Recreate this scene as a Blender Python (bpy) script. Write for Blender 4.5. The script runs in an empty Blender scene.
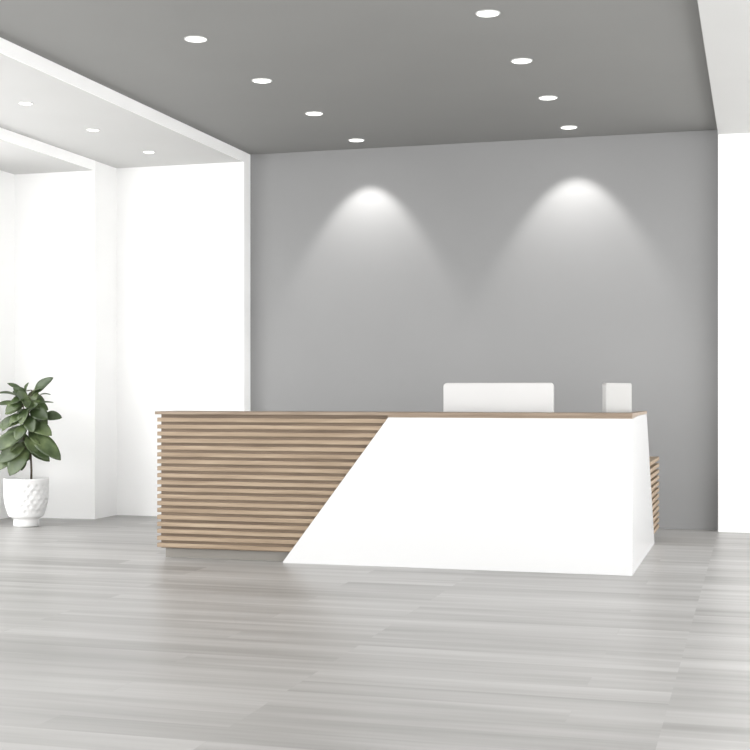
import bpy, bmesh, math, random
from mathutils import Vector, Matrix
random.seed(7)
scn = bpy.context.scene
col = scn.collection

# ------------------------------------------------------------------ materials
def new_mat(name):
    m = bpy.data.materials.new(name); m.use_nodes = True
    nt = m.node_tree
    return m, nt, nt.nodes['Principled BSDF']

def coords(nt, scale=(1, 1, 1)):
    tc = nt.nodes.new('ShaderNodeTexCoord'); mp = nt.nodes.new('ShaderNodeMapping')
    mp.inputs['Scale'].default_value = scale
    nt.links.new(tc.outputs['Object'], mp.inputs['Vector'])
    return mp.outputs['Vector']

def noise(nt, vec, scale, detail=3, rough=.5):
    n = nt.nodes.new('ShaderNodeTexNoise')
    n.inputs['Scale'].default_value = scale; n.inputs['Detail'].default_value = detail
    n.inputs['Roughness'].default_value = rough
    nt.links.new(vec, n.inputs['Vector'])
    return n.outputs['Fac']

def ramp(nt, fac, stops):
    r = nt.nodes.new('ShaderNodeValToRGB')
    e = r.color_ramp.elements
    while len(e) < len(stops): e.new(.5)
    for k, (p, c) in enumerate(stops):
        e[k].position = p; e[k].color = (*c, 1)
    nt.links.new(fac, r.inputs['Fac'])
    return r.outputs['Color']

def bump(nt, b, fac, strength, dist=.01):
    n = nt.nodes.new('ShaderNodeBump')
    n.inputs['Strength'].default_value = strength; n.inputs['Distance'].default_value = dist
    nt.links.new(fac, n.inputs['Height']); nt.links.new(n.outputs['Normal'], b.inputs['Normal'])

def paint(name, c, rough=.6, var=.015, spec=.3):
    m, nt, b = new_mat(name)
    v = coords(nt)
    f = noise(nt, v, 1.3, 2)
    lo = tuple(max(0, x * (1 - var)) for x in c); hi = tuple(min(1, x * (1 + var)) for x in c)
    nt.links.new(ramp(nt, f, [(.3, lo), (.7, hi)]), b.inputs['Base Color'])
    b.inputs['Roughness'].default_value = rough
    b.inputs['Specular IOR Level'].default_value = spec
    g = noise(nt, v, 220, 2)
    bump(nt, b, g, .02, .002)
    return m

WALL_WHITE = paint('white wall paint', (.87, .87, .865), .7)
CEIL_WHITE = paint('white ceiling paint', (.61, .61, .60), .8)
WALL_GREY = paint('grey wall paint', (.272, .272, .272), .65)
CEIL_GREY = paint('grey ceiling paint', (.265, .265, .257), .75)
LACQUER = paint('white lacquer', (.61, .61, .61), .22, .004, .5)
MELAMINE = paint('pale melamine', (.80, .79, .77), .4)
SHELL = paint('white plastic shell', (.56, .556, .55), .3, .004, .5)
SHELL_SHADED = paint('shaded white plastic shell', (.36, .355, .345), .35, .004, .5)  # same white shell, its shade on the turned monitor put into the colour
EDGE_LIT = paint('lit white edge', (.98, .98, .975), .6)  # wall white lightened further, the stronger light on these faces put into colour
BLACKGLASS = paint('black screen glass', (.012, .012, .014), .12, .01, .5)
PLINTH = paint('grey plinth laminate', (.22, .207, .185), .5)
CERAMIC = paint('white matt ceramic', (.78, .78, .775), .45, .01, .4)
TRIMRING = paint('white metal trim', (.62, .62, .61), .35)

def wood(name, dark, mid, light, sc=(1.2, 22, 22)):
    m, nt, b = new_mat(name)
    v = coords(nt, sc)
    f = noise(nt, v, 1.6, 5, .62)
    nt.links.new(ramp(nt, f, [(.3, dark), (.5, mid), (.7, light)]), b.inputs['Base Color'])
    b.inputs['Roughness'].default_value = .5
    b.inputs['Specular IOR Level'].default_value = .3
    bump(nt, b, f, .08, .003)
    return m
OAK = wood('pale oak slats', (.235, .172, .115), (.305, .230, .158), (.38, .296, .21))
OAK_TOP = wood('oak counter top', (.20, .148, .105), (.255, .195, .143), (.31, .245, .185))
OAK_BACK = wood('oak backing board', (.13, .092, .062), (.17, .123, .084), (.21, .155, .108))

def lamp_mat(name, strength):
    m = bpy.data.materials.new(name); m.use_nodes = True
    nt = m.node_tree; nt.nodes.clear()
    o = nt.nodes.new('ShaderNodeOutputMaterial'); e = nt.nodes.new('ShaderNodeEmission')
    e.inputs['Color'].default_value = (1, .985, .96, 1); e.inputs['Strength'].default_value = strength
    nt.links.new(e.outputs[0], o.inputs['Surface'])
    return m
LENS = lamp_mat('lit lamp lens', 3.0)

# grey washed oak planks
FLOOR, nt, b = new_mat('grey washed plank floor')
tc = nt.nodes.new('ShaderNodeTexCoord'); sp = nt.nodes.new('ShaderNodeSeparateXYZ')
nt.links.new(tc.outputs['Object'], sp.inputs[0])
def math_node(op, a, bb):
    n = nt.nodes.new('ShaderNodeMath'); n.operation = op
    for k, x in enumerate((a, bb)):
        if isinstance(x, (int, float)): n.inputs[k].default_value = x
        else: nt.links.new(x, n.inputs[k])
    return n.outputs[0]
stp = math_node('GREATER_THAN', sp.outputs['X'], -.345)       # second field of planks right of the joint line
px = math_node('ADD', sp.outputs['X'], math_node('MULTIPLY', stp, 11.83))
py = math_node('ADD', sp.outputs['Y'], math_node('MULTIPLY', stp, 4.09))
cb = nt.nodes.new('ShaderNodeCombineXYZ')
nt.links.new(px, cb.inputs[0]); nt.links.new(py, cb.inputs[1])
br = nt.nodes.new('ShaderNodeTexBrick')
br.offset = .37; br.offset_frequency = 3
br.inputs['Color1'].default_value = (0, 0, 0, 1); br.inputs['Color2'].default_value = (1, 1, 1, 1)
br.inputs['Mortar'].default_value = (.5, .5, .5, 1)
br.inputs['Scale'].default_value = 1
br.inputs['Mortar Size'].default_value = .0012
br.inputs['Mortar Smooth'].default_value = .3
br.inputs['Brick Width'].default_value = 1.9; br.inputs['Row Height'].default_value = .21
nt.links.new(cb.outputs[0], br.inputs['Vector'])
sep = nt.nodes.new('ShaderNodeSeparateColor'); nt.links.new(br.outputs['Color'], sep.inputs[0])
tone = sep.outputs[0]
cb2 = nt.nodes.new('ShaderNodeCombineXYZ')                     # every plank gets its own stretch of grain
nt.links.new(px, cb2.inputs[0]); nt.links.new(py, cb2.inputs[1])
nt.links.new(math_node('MULTIPLY', tone, 9.), cb2.inputs[2])
def streak(sx, sy, scale, det):
    mp = nt.nodes.new('ShaderNodeMapping'); mp.inputs['Scale'].default_value = (sx, sy, 1)
    nt.links.new(cb2.outputs[0], mp.inputs['Vector'])
    return noise(nt, mp.outputs[0], scale, det, .55)
s1 = streak(.5, 7, 1, 3); s2 = streak(1.4, 34, 1, 3)
mixed = math_node('ADD', math_node('MULTIPLY', s1, .70), math_node('ADD', math_node('MULTIPLY', s2, .12), math_node('MULTIPLY', tone, .18)))
c1 = ramp(nt, mixed, [(.31, (.27, .264, .255)), (.5, (.362, .355, .346)), (.69, (.455, .448, .438))])
mx = nt.nodes.new('ShaderNodeMix'); mx.data_type = 'RGBA'
nt.links.new(math_node('MULTIPLY', br.outputs['Fac'], .35), mx.inputs['Factor'])
nt.links.new(c1, mx.inputs['A']); mx.inputs['B'].default_value = (.30, .29, .28, 1)
nt.links.new(mx.outputs['Result'], b.inputs['Base Color'])
b.inputs['Roughness'].default_value = .36
b.inputs['Specular IOR Level'].default_value = .28
bump(nt, b, s2, .04, .004)

LEAF, nt, b = new_mat('glossy green leaf')
f = noise(nt, coords(nt), 7, 3)
nt.links.new(ramp(nt, f, [(.3, (.024, .040, .014)), (.5, (.052, .078, .029)), (.68, (.11, .145, .06))]), b.inputs['Base Color'])
b.inputs['Roughness'].default_value = .38
STEM, nt, b = new_mat('brown plant stem')
f = noise(nt, coords(nt, (40, 40, 12)), 2, 4)
nt.links.new(ramp(nt, f, [(.3, (.06, .045, .03)), (.7, (.13, .10, .07))]), b.inputs['Base Color'])
b.inputs['Roughness'].default_value = .8
SOIL, nt, b = new_mat('dark potting soil')
f = noise(nt, coords(nt), 60, 4)
nt.links.new(ramp(nt, f, [(.3, (.035, .028, .02)), (.7, (.11, .09, .07))]), b.inputs['Base Color'])
b.inputs['Roughness'].default_value = .95
bump(nt, b, f, .8, .01)

# ------------------------------------------------------------------ mesh helpers
def add_box(bm, x0, x1, y0, y1, z0, z1, bev=0):
    r = bmesh.ops.create_cube(bm, size=1, matrix=Matrix.Translation(((x0+x1)/2, (y0+y1)/2, (z0+z1)/2)) @ Matrix.Diagonal((x1-x0, y1-y0, z1-z0, 1)))
    if bev:
        es = list({e for v in r['verts'] for e in v.link_edges})
        bmesh.ops.bevel(bm, geom=es, offset=bev, segments=2, profile=.5, affect='EDGES')

def add_prism(bm, pts, ext, bev=0):
    """closed outline pts extruded by the vector ext"""
    a = [bm.verts.new(p) for p in pts]; q = [bm.verts.new(Vector(p) + Vector(ext)) for p in pts]
    fs = [bm.faces.new(a), bm.faces.new(q[::-1])]
    n = len(a)
    for i in range(n): fs.append(bm.faces.new((a[i], q[i], q[(i+1) % n], a[(i+1) % n])))
    bmesh.ops.recalc_face_normals(bm, faces=fs)
    if bev:
        bmesh.ops.bevel(bm, geom=list({e for f_ in fs for e in f_.edges}), offset=bev, segments=2, profile=.5, affect='EDGES')

def add_lathe(bm, prof, seg=48, c=(0, 0), fn=None):
    rings = []
    for k, (r, z) in enumerate(prof):
        ring = []
        for i in range(seg):
            a = 2*math.pi*i/seg
            rr = r + (fn(a, z, k) if fn else 0)
            ring.append(bm.verts.new((c[0] + rr*math.cos(a), c[1] + rr*math.sin(a), z)))
        rings.append(ring)
    for a, bb in zip(rings, rings[1:]):
        for i in range(seg):
            bm.faces.new((a[i], a[(i+1) % seg], bb[(i+1) % seg], bb[i]))
    return rings

def add_tube(bm, pts, radii, seg=8):
    rings = []
    for k, p in enumerate(pts):
        d = (pts[min(k+1, len(pts)-1)] - pts[max(k-1, 0)]).normalized()
        u = d.orthogonal().normalized(); w = d.cross(u)
        if k:                                                   # keep the rings from twisting
            pu = rings_u[-1]; u = (pu - d*pu.dot(d)).normalized(); w = d.cross(u)
        else: rings_u = []
        rings_u.append(u)
        rings.append([bm.verts.new(p + (u*math.cos(2*math.pi*i/seg) + w*math.sin(2*math.pi*i/seg))*radii[k]) for i in range(seg)])
    for a, bb in zip(rings, rings[1:]):
        for i in range(seg): bm.faces.new((a[i], a[(i+1) % seg], bb[(i+1) % seg], bb[i]))
    bm.faces.new(rings[0][::-1]); bm.faces.new(rings[-1])

def obj(name, bm, mat, parent=None, smooth=False):
    bmesh.ops.recalc_face_normals(bm, faces=bm.faces[:])
    me = bpy.data.meshes.new(name); bm.to_mesh(me); bm.free()
    me.materials.append(mat)
    if smooth:
        for p in me.polygons: p.use_smooth = True
    o = bpy.data.objects.new(name, me); col.objects.link(o)
    if parent is not None: o.parent = parent
    return o

def thing(name, label, cat, loc=(0, 0, 0), rotz=0, group=None):
    o = bpy.data.objects.new(name, None); col.objects.link(o)
    o.location = loc; o.rotation_euler = (0, 0, rotz); o.empty_display_size = .1
    o['label'] = label; o['category'] = cat
    if group: o['group'] = group
    return o

def struct(name, dims, mat, label=None, cat=None):
    bm = bmesh.new(); add_box(bm, *dims)
    o = obj(name, bm, mat); o['kind'] = 'structure'
    if label: o['label'] = label; o['category'] = cat
    return o

# ------------------------------------------------------------------ room shell
XL, XR = -4.915, -.345            # sides of the grey bay
struct('floor', (-7.35, 3.2, -2.5, 12.8, -.12, 0), FLOOR, 'grey washed wood plank floor', 'floor')
struct('wall_back', (XL, XR, 12.50, 12.70, 0, 3.85), WALL_GREY, 'grey back wall lit by two ceiling spots', 'wall')
struct('wall_back_left', (-6.31, XL, 12.33, 12.70, 0, 3.85), WALL_WHITE, 'white wall section left of the grey wall', 'wall')
struct('wall_alcove', (-7.35, -6.31, 11.87, 12.70, 0, 3.85), WALL_WHITE, 'white alcove wall behind the potted plant', 'wall')
struct('wall_back_right', (XR, 3.2, 12.33, 12.70, 0, 3.85), WALL_WHITE, 'white wall section right of the grey wall', 'wall')
struct('wall_left', (-7.40, -7.21, 10.75, 11.87, 0, 3.85), WALL_WHITE, 'white side wall at the far left', 'wall')
struct('ceiling', (XL, XR, -2.5, 12.50, 3.65, 3.85), CEIL_GREY, 'raised grey ceiling with two rows of downlights', 'ceiling')
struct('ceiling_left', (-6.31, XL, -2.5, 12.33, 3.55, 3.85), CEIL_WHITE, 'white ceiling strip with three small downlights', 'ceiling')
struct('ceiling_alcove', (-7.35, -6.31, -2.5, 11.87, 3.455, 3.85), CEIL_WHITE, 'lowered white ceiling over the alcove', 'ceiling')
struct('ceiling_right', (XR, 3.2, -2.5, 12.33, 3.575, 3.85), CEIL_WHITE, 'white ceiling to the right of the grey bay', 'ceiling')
# thin edge facings of lowered ceilings and wall return, whitened for light they catch
struct('lit_facing_2', (-6.314, -6.306, -2.5, 11.87, 3.453, 3.55), EDGE_LIT, 'light-whitened facing on the side of the drop over the alcove', 'trim')
struct('lit_facing_3', (XL-.004, XL+.004, 12.328, 12.50, 0, 3.65), EDGE_LIT, 'light-whitened facing on the return edge beside the grey wall', 'trim')
struct('lit_facing_1', (XL-.004, XL+.004, -2.5, 12.33, 3.548, 3.65), EDGE_LIT, 'light-whitened facing on the edge between grey and white ceilings', 'trim')

# ------------------------------------------------------------------ downlights
def ring_bm(ro, ri, h):
    bm = bmesh.new()
    r = add_lathe(bm, [(ro, 0), (ro, -h*.5), (ro-.003, -h), (ri+.002, -h), (ri, -h*.7), (ri, 0)], 40)
    return bm
def downlight(x, y, z, ro, label, group, spot=False):
    t = thing('recessed_downlight', label, 'ceiling light', (x, y, z), 0, group)
    obj('trim_ring', ring_bm(ro, ro*.86, .007), TRIMRING, t, True)
    bm = bmesh.new()
    add_lathe(bm, [(.0005, -.0035), (ro*.5, -.0032), (ro*.87, -.002), (ro*.87, -.0005)], 40)
    obj('lens', bm, LENS, t, True)
    if spot:
        l = bpy.data.lights.new('wall_washer_beam', 'SPOT')
        l.energy = SPOT_W; l.color = (1, .985, .965)
        l.spot_size = math.radians(SPOT_SIZE); l.spot_blend = SPOT_BLEND; l.shadow_soft_size = .03
        lo = bpy.data.objects.new('wall_washer_beam', l); col.objects.link(lo)
        lo.parent = t; lo.location = (0, 0, -.02); lo.rotation_euler = (math.radians(spot), 0, 0)
    return t
SPOT_W, SPOT_SIZE, SPOT_BLEND, SPOT_TILT = 30, 72, .5, {'left': 18, 'right': 20.5}
order = ['nearest the camera', 'second from the camera', 'third from the camera', 'closest to the grey wall']
for rx, side in ((-3.66, 'left'), (-1.64, 'right')):
    for k in range(4):
        downlight(rx, (8.31 if rx < -2 else 8.26) + 1.248*k, 3.65, .079,
                  f'round recessed downlight in the grey ceiling, {side} row, {order[k]}',
                  'downlights in the grey ceiling', SPOT_TILT[side] if k == 3 else False)
for k, w in enumerate(('nearest the camera, far left', 'middle one of the three', 'closest to the white back wall')):
    downlight(-5.583, 9.358 + 1.106*k, 3.55, .058, f'small round downlight in the white ceiling strip, {w}',
              'downlights in the white ceiling')

# ------------------------------------------------------------------ reception desk
D0 = Vector((-2.6, 9.2, 0))
desk = thing('reception_desk', 'large reception desk with oak slats and a slanted white front panel', 'reception desk', D0)
def part(name, bm, mat, smooth=False):
    bmesh.ops.translate(bm, verts=bm.verts[:], vec=-D0)
    return obj(name, bm, mat, desk, smooth)
FX0, FX1, FY = -4.345, -.826, 9.20
TOPB, TOPT, PANT = 1.089, 1.111, 1.074
# white front panel: slanted left edge, down to the floor
bm = bmesh.new()
add_prism(bm, [(-2.555, FY, PANT), (-3.365, FY, 0), (FX1, FY, 0), (FX1, FY, PANT)], (0, .05, 0), .002)
part('front_panel', bm, LACQUER)
bm = bmesh.new()
add_prism(bm, [(FX1, FY+.051, 0), (FX1, 11.25, 0), (FX1, 10.44, TOPB), (FX1, FY+.60, TOPB), (FX1, FY+.051, PANT)], (-.045, 0, 0), .002)
part('side_panel', bm, LACQUER)
# oak counter top with a narrow return over the side panel
bm = bmesh.new()
out = [(-4.387, FY-.004), (FX1+.003, FY-.004), (FX1+.003, 10.42), (FX1-.05, 10.42), (FX1-.05, 9.60), (-4.387, 9.60)]
add_prism(bm, [(x, y, TOPB) for x, y in out], (0, 0, TOPT-TOPB), .0015)
part('countertop', bm, OAK_TOP)
# backing boards behind the slats
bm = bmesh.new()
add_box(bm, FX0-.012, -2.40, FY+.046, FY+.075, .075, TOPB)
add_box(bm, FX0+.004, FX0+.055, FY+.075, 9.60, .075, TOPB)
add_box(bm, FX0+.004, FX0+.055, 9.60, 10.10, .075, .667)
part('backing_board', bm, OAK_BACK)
# slats that wrap round the left front corner
N, pitch, z0, sh = 19, .05275, .083, .031
bm = bmesh.new()
for k in range(N):
    z = z0 + k*pitch
    xe = -3.365 + (-2.555+3.365)*(z+sh/2)/TOPB + .02
    add_box(bm, FX0, xe, FY+.018, FY+.052, z, z+sh, .003)
    add_box(bm, FX0-.036, FX0+.004, FY+.022, 10.10 if z < .63 else 9.60, z, z+sh, .003)
part('slat_cladding', bm, OAK)
# oak strip between the white panel and the counter top
bm = bmesh.new()
add_box(bm, -2.56, FX1, FY+.003, FY+.05, PANT, TOPB)
add_box(bm, FX1-.045, FX1-.002, FY+.05, 9.75, PANT-.003, TOPB)
part('top_rail', bm, OAK_TOP)
# recessed plinth
bm = bmesh.new()
add_box(bm, FX0+.004, FX1-.05, FY+.09, FY+.12, 0, .08)
add_box(bm, FX0+.004, FX0+.04, FY+.12, 10.05, 0, .08)
part('plinth', bm, PLINTH)
# inner carcass and work surface
bm = bmesh.new()
add_box(bm, FX0+.056, FX1-.046, FY+.14, FY+.16, .082, TOPB)
add_box(bm, FX0+.056, FX0+.08, FY+.16, 9.59, .082, TOPB)
add_box(bm, FX0+.056, FX0+.08, 9.59, 10.10, .082, .667)
part('inner_panel', bm, MELAMINE)
bm = bmesh.new()
wt = [(FX0+.08, FY+.16), (-.893, FY+.16), (-.893, 11.74), (-1.62, 11.74), (-1.62, 10.12), (FX0+.08, 10.12)]
add_prism(bm, [(x, y, .668) for x, y in wt], (0, 0, .03), .002)
part('work_surface', bm, OAK_TOP)
# low slatted wing behind the white side panel
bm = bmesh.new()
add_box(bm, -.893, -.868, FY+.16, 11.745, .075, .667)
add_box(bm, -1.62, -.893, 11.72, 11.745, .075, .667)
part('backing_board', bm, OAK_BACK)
bm = bmesh.new()
for k in range(11):
    z = z0 + k*pitch
    add_box(bm, -.868, -.824, 10.44 + max(0, (1-z/TOPB))*.81 + .0, 11.76, z, z+sh, .003)
    add_box(bm, -1.62, -.868, 11.746, 11.78, z, z+sh, .003)
add_box(bm, -.893, -.824, 10.80, 11.76, .668, .698, .002)
part('slat_cladding', bm, OAK)
bm = bmesh.new()
add_box(bm, -.96, -.92, FY+.16, 11.70, 0, .08)
add_box(bm, -1.60, -.96, 11.66, 11.70, 0, .08)
part('plinth', bm, PLINTH)

# ------------------------------------------------------------------ monitors
def rounded(w, h, r, n=7):
    pts = []
    for cx, cz, a0 in ((w/2-r, h/2-r, 0), (-w/2+r, h/2-r, 90), (-w/2+r, -h/2+r, 180), (w/2-r, -h/2+r, 270)):
        for i in range(n+1):
            a = math.radians(a0 + 90*i/n); pts.append((cx + r*math.cos(a), cz + r*math.sin(a)))
    return pts
def monitor(label, loc, rotz, w, h, topz, r=.028, SHELL=SHELL):
    """back faces local -y"""
    t = thing('computer_monitor', label, 'monitor', loc, rotz, 'monitors behind the counter')
    cz = topz - loc[2] - h/2
    bm = bmesh.new(); add_prism(bm, [(x, -.0175, z+cz) for x, z in rounded(w, h, r)], (0, .035, 0), .006)
    obj('shell', bm, SHELL, t)
    bm = bmesh.new(); add_prism(bm, [(x, .0176, z+cz) for x, z in rounded(w-.03, h-.03, r*.5)], (0, .002, 0))
    obj('screen', bm, BLACKGLASS, t)
    bm = bmesh.new()
    add_prism(bm, [(-.05, -.045, .012), (.05, -.045, .012), (.04, -.032, cz-.03), (-.04, -.032, cz-.03)], (0, .012, 0), .002)
    add_box(bm, -.05, .05, -.034, -.0172, cz-.12, cz-.01, .003)
    obj('stand', bm, SHELL, t)
    bm = bmesh.new(); add_prism(bm, [(x, y-.0, 0) for x, y in rounded(.28, .18, .03)], (0, 0, .012), .002)
    obj('base', bm, SHELL, t)
    return t
monitor('wide white monitor seen from behind over the middle of the white front panel', (-1.858, 9.75, .698), 0, .83, .47, 1.326)
monitor('narrow-looking white monitor turned edgewise near the right end of the desk', (-1.016, 10.09, .698), 0, .50, .47, 1.325, .014, SHELL_SHADED)
bpy.data.objects['computer_monitor.001'].rotation_euler = (0, 0, math.radians(73.5))

# ------------------------------------------------------------------ potted plant
P0 = Vector((-6.606, 11.08, 0))
plant = thing('potted_plant', 'leafy green plant in a dimpled white pot at the far left by the alcove wall', 'plant', P0)
SEG = 96
def dimples(a, z, k):
    if not .10 < z < .415: return 0
    rows = .047
    rw = (z-.10)/rows; i = round(rw); n = 18
    ph = (a*n/(2*math.pi) + .5*(i % 2)) % 1 - .5
    d2 = (ph*2*math.pi*.2/n/.024)**2 + ((rw-i)*rows/.023)**2
    return -.009*max(0, 1-d2) if 0 < i < 7 else 0
prof = [(.0005, 0), (.108, 0), (.117, .004), (.119, .02), (.118, .06), (.121, .074), (.135, .083), (.160, .095)]
for k in range(45):
    z = .10 + .315*k/44
    t_ = min(1, k/26)
    prof.append((.163 + .040*math.sin(t_*math.pi/2) + .004*(k/44), z))
prof += [(.2075, .432), (.2065, .449), (.203, .452), (.198, .449), (.196, .43), (.192, .40), (.0005, .38)]
bm = bmesh.new(); add_lathe(bm, prof, 176, fn=dimples)
obj('pot', bm, CERAMIC, plant, True)
bm = bmesh.new(); add_lathe(bm, [(.0005, .437), (.08, .436), (.16, .431), (.193, .426), (.192, .40), (.0005, .395)], 40)
obj('soil', bm, SOIL, plant, True)

cs, sn = math.cos(math.radians(16.09)), math.sin(math.radians(16.09))
U = Vector((cs, sn, 0)); W = Vector((sn, -cs, 0)); Z = Vector((0, 0, 1))
S = .0094                                                       # metres per unit of the leaf table
def pt(u, v, w=0): return U*((u-25.5)*S) + Z*(.45 + (478-v)*S) + W*(w*S)
bm = bmesh.new()
trunk = [pt(30.5, 481), pt(31, 470, 1), pt(30, 455, 0), pt(29, 440, -1), pt(28, 425, 0), pt(28, 410, 0), pt(29, 397, -1), pt(31, 390, 0)]
add_tube(bm, trunk, [.011, .010, .0095, .009, .008, .007, .006, .004])
add_tube(bm, [pt(29.5, 460, 0), pt(26, 450, 1), pt(23, 440, 2), pt(24, 425, 1), pt(23, 400, 2), pt(24, 388, 2)], [.006, .006, .006, .005, .005, .003])

def leaf(bm, base, tip, width, nrm, droop=.08, fold=.25, stalk=None):
    a = tip - base; L = a.length; ax = a.normalized()
    n = (nrm - ax*nrm.dot(ax)).normalized(); sd = ax.cross(n)
    NL, NW = 12, 6
    grid = []
    for i in range(NL+1):
        t = i/NL
        hw = width/2*(math.sin(math.pi*min(1, t**.82*1.0))**.72)*(.80 + .32*t) if 0 < i < NL else .0015
        arch = droop*L*(4*t*(1-t)) 
        row = []
        for j in range(NW+1):
            s = 2*j/NW - 1
            wav = .03*width*math.sin(t*9 + s*2)*abs(s)
            p = base + ax*(L*t) + sd*(hw*s) + n*(arch + fold*hw*abs(s)**1.5 + wav)
            row.append(bm.verts.new(p))
        grid.append(row)
    for i in range(NL):
        for j in range(NW):
            bm.faces.new((grid[i][j], grid[i][j+1], grid[i+1][j+1], grid[i+1][j]))

F = (W + Z*.55).normalized()                                   # mostly to the room, a little up
T = (Z + W*.35).normalized()                                   # mostly up
def mixn(k): return (F*(1-k) + T*k).normalized()
# base(u,v,w) tip(u,v,w) width, blend towards facing up
LV = [
 ((33, 393, 0), (53.5, 377.5, 4), 11.5, .0),
 ((23, 391, 1), (7.5, 383, 4), 6, .8),
 ((25, 392, 2), (29.5, 382.5, 6), 5, .2),
 ((36, 396, -1), (50.5, 394.5, 2), 5.5, .85),
 ((34, 404, 0), (54, 402.3, 5), 4, 1.0),
 ((31, 409, 2), (50, 419, 12), 15, .25),
 ((42, 415, -2), (61.5, 417.5, 1), 11, .1),
 ((29, 423, 2), (54, 435, 12), 15, .35),
 ((31, 434, 1), (62.5, 459.5, 10), 17, .1),
 ((30, 442, 2), (50, 459, 14), 16, .3),
 ((27, 430, 3), (-6, 451, 10), 15, .35),
 ((29, 449, 3), (12, 475, 12), 18, -.1),
 ((22, 453, 2), (-4, 470, 6), 11, .2),
 ((18, 414, 0), (2.5, 431, 5), 11, .0),
 ((22, 399, 2), (-4, 394, 8), 8, .6),
 ((22, 404, 2), (-3, 404, 6), 8, .5),
 ((24, 401, 3), (8, 412, 12), 12, .2),
 ((28, 403, 2), (19, 390, 8), 9, .0),
 ((29, 404, 0), (36, 389, -4), 10, -.2),
 ((26, 414, 3), (12, 423, 12), 12, .3),
 ((26, 410, 2), (40, 404, 9), 10, .4),
 ((27, 424, 4), (19, 440, 14), 13, .1),
 ((29, 436, 4), (38, 455, 15), 15, .0),
 ((27, 440, 3), (13, 452, 12), 14, .3),
 ((30, 398, -2), (42, 401, -8), 10, .3),
 ((24, 395, -2), (10, 391, -8), 9, .6),
 ((28, 418, -3), (44, 428, -12), 14, .3),
 ((28, 412, -3), (12, 420, -12), 14, .3),
 ((30, 432, -3), (46, 446, -12), 15, .2),
 ((27, 436, -3), (6, 446, -12), 14, .3),
 ((28, 446, -3), (16, 462, -12), 14, .1),
 ((30, 444, -2), (44, 456, -10), 13, .1),
 ((26, 398, 3), (30, 408, 14), 10, .2),
 ((28, 432, 2), (52, 448, 4), 15, .2),
 ((32, 395, 2), (46, 388, 10), 9, .3),
 ((30, 401, 2), (48, 410, 2), 11, .4),
 ((26, 396, 0), (14, 388, 6), 9, .4),
 ((27, 399, 3), (12, 404, 10), 11, .3),
 ((24, 404, 0), (4, 414, 0), 12, .3),
 ((29, 412, 0), (47, 424, 0), 13, .3),
 ((28, 427, 0), (2, 440, 3), 14, .3),
 ((30, 449, 0), (50, 461, 4), 12, .3),
 ((25, 418, 0), (-2, 428, 2), 12, .4),
 ((29, 408, 3), (24, 425, 14), 12, .1),
 ((29, 415, 4), (36, 432, 14), 13, .1),
 ((26, 444, 4), (0, 462, 8), 15, .2),
 ((28, 400, 0), (8, 402, -4), 11, .3),
 ((24, 452, 4), (24, 470, 10), 13, .1),
]
lf = bmesh.new()
for (bb, tt, w_, k) in LV:
    B_, T_ = pt(*bb), pt(*tt)
    leaf(lf, B_, T_, w_*S*1.08, (mixn(k) + Vector((random.uniform(-.55, .55), random.uniform(-.3, .3), random.uniform(-.35, .35)))).normalized(), random.uniform(.04, .12), random.uniform(.1, .3))
    near = min(trunk, key=lambda q: (q-B_).length)
    add_tube(bm, [near, (near+B_)/2 + Z*.004, B_ + (T_-B_)*.06], [.0032, .0028, .002], 5)
obj('stem', bm, STEM, plant, True)
fo = obj('foliage', lf, LEAF, plant, True)
sm = fo.modifiers.new('thickness', 'SOLIDIFY'); sm.thickness = .0012

# ------------------------------------------------------------------ daylight, camera, view
w = bpy.data.worlds.new('daylight'); scn.world = w; w.use_nodes = True
bg = w.node_tree.nodes['Background']
wn = w.node_tree                                               # even daylight, brighter on the window side in front of the desk
wc = wn.nodes.new('ShaderNodeTexCoord'); wv = wn.nodes.new('ShaderNodeVectorMath'); wv.operation = 'DOT_PRODUCT'
wn.links.new(wc.outputs['Generated'], wv.inputs[0]); wv.inputs[1].default_value = (.18, -.98, .0)
wr = wn.nodes.new('ShaderNodeMapRange')
wr.inputs['From Min'].default_value = -.2; wr.inputs['From Max'].default_value = 1
wr.inputs['To Min'].default_value = 1.9; wr.inputs['To Max'].default_value = 2.3
wn.links.new(wv.outputs['Value'], wr.inputs['Value']); wz = wn.nodes.new('ShaderNodeSeparateXYZ'); wn.links.new(wc.outputs['Generated'], wz.inputs[0])
wg = wn.nodes.new('ShaderNodeMapRange')                         # the ground outside is darker than the sky
wg.inputs['From Min'].default_value = -.25; wg.inputs['From Max'].default_value = 0
wg.inputs['To Min'].default_value = .72; wg.inputs['To Max'].default_value = 1
wn.links.new(wz.outputs['Z'], wg.inputs['Value'])
wm = wn.nodes.new('ShaderNodeMath'); wm.operation = 'MULTIPLY'
wn.links.new(wr.outputs[0], wm.inputs[0]); wn.links.new(wg.outputs[0], wm.inputs[1])
wn.links.new(wm.outputs[0], bg.inputs['Strength'])
bg.inputs['Color'].default_value = (1.0, 1.0, 1.0, 1)

cam = bpy.data.cameras.new('camera'); co = bpy.data.objects.new('camera', cam); col.objects.link(co)
co.location = (0, 0, 1.25); co.rotation_euler = (math.radians(90), 0, math.radians(16.0878))
cam.sensor_width = 36; cam.sensor_fit = 'HORIZONTAL'; cam.lens = 36*1328/750
cam.shift_y = 18/750; cam.clip_start = .05; cam.clip_end = 200
scn.camera = co
scn.view_settings.view_transform = 'Standard'; scn.view_settings.look = 'None'
scn.view_settings.exposure = 1.2; scn.view_settings.gamma = 1; scn.view_settings.use_curve_mapping = False
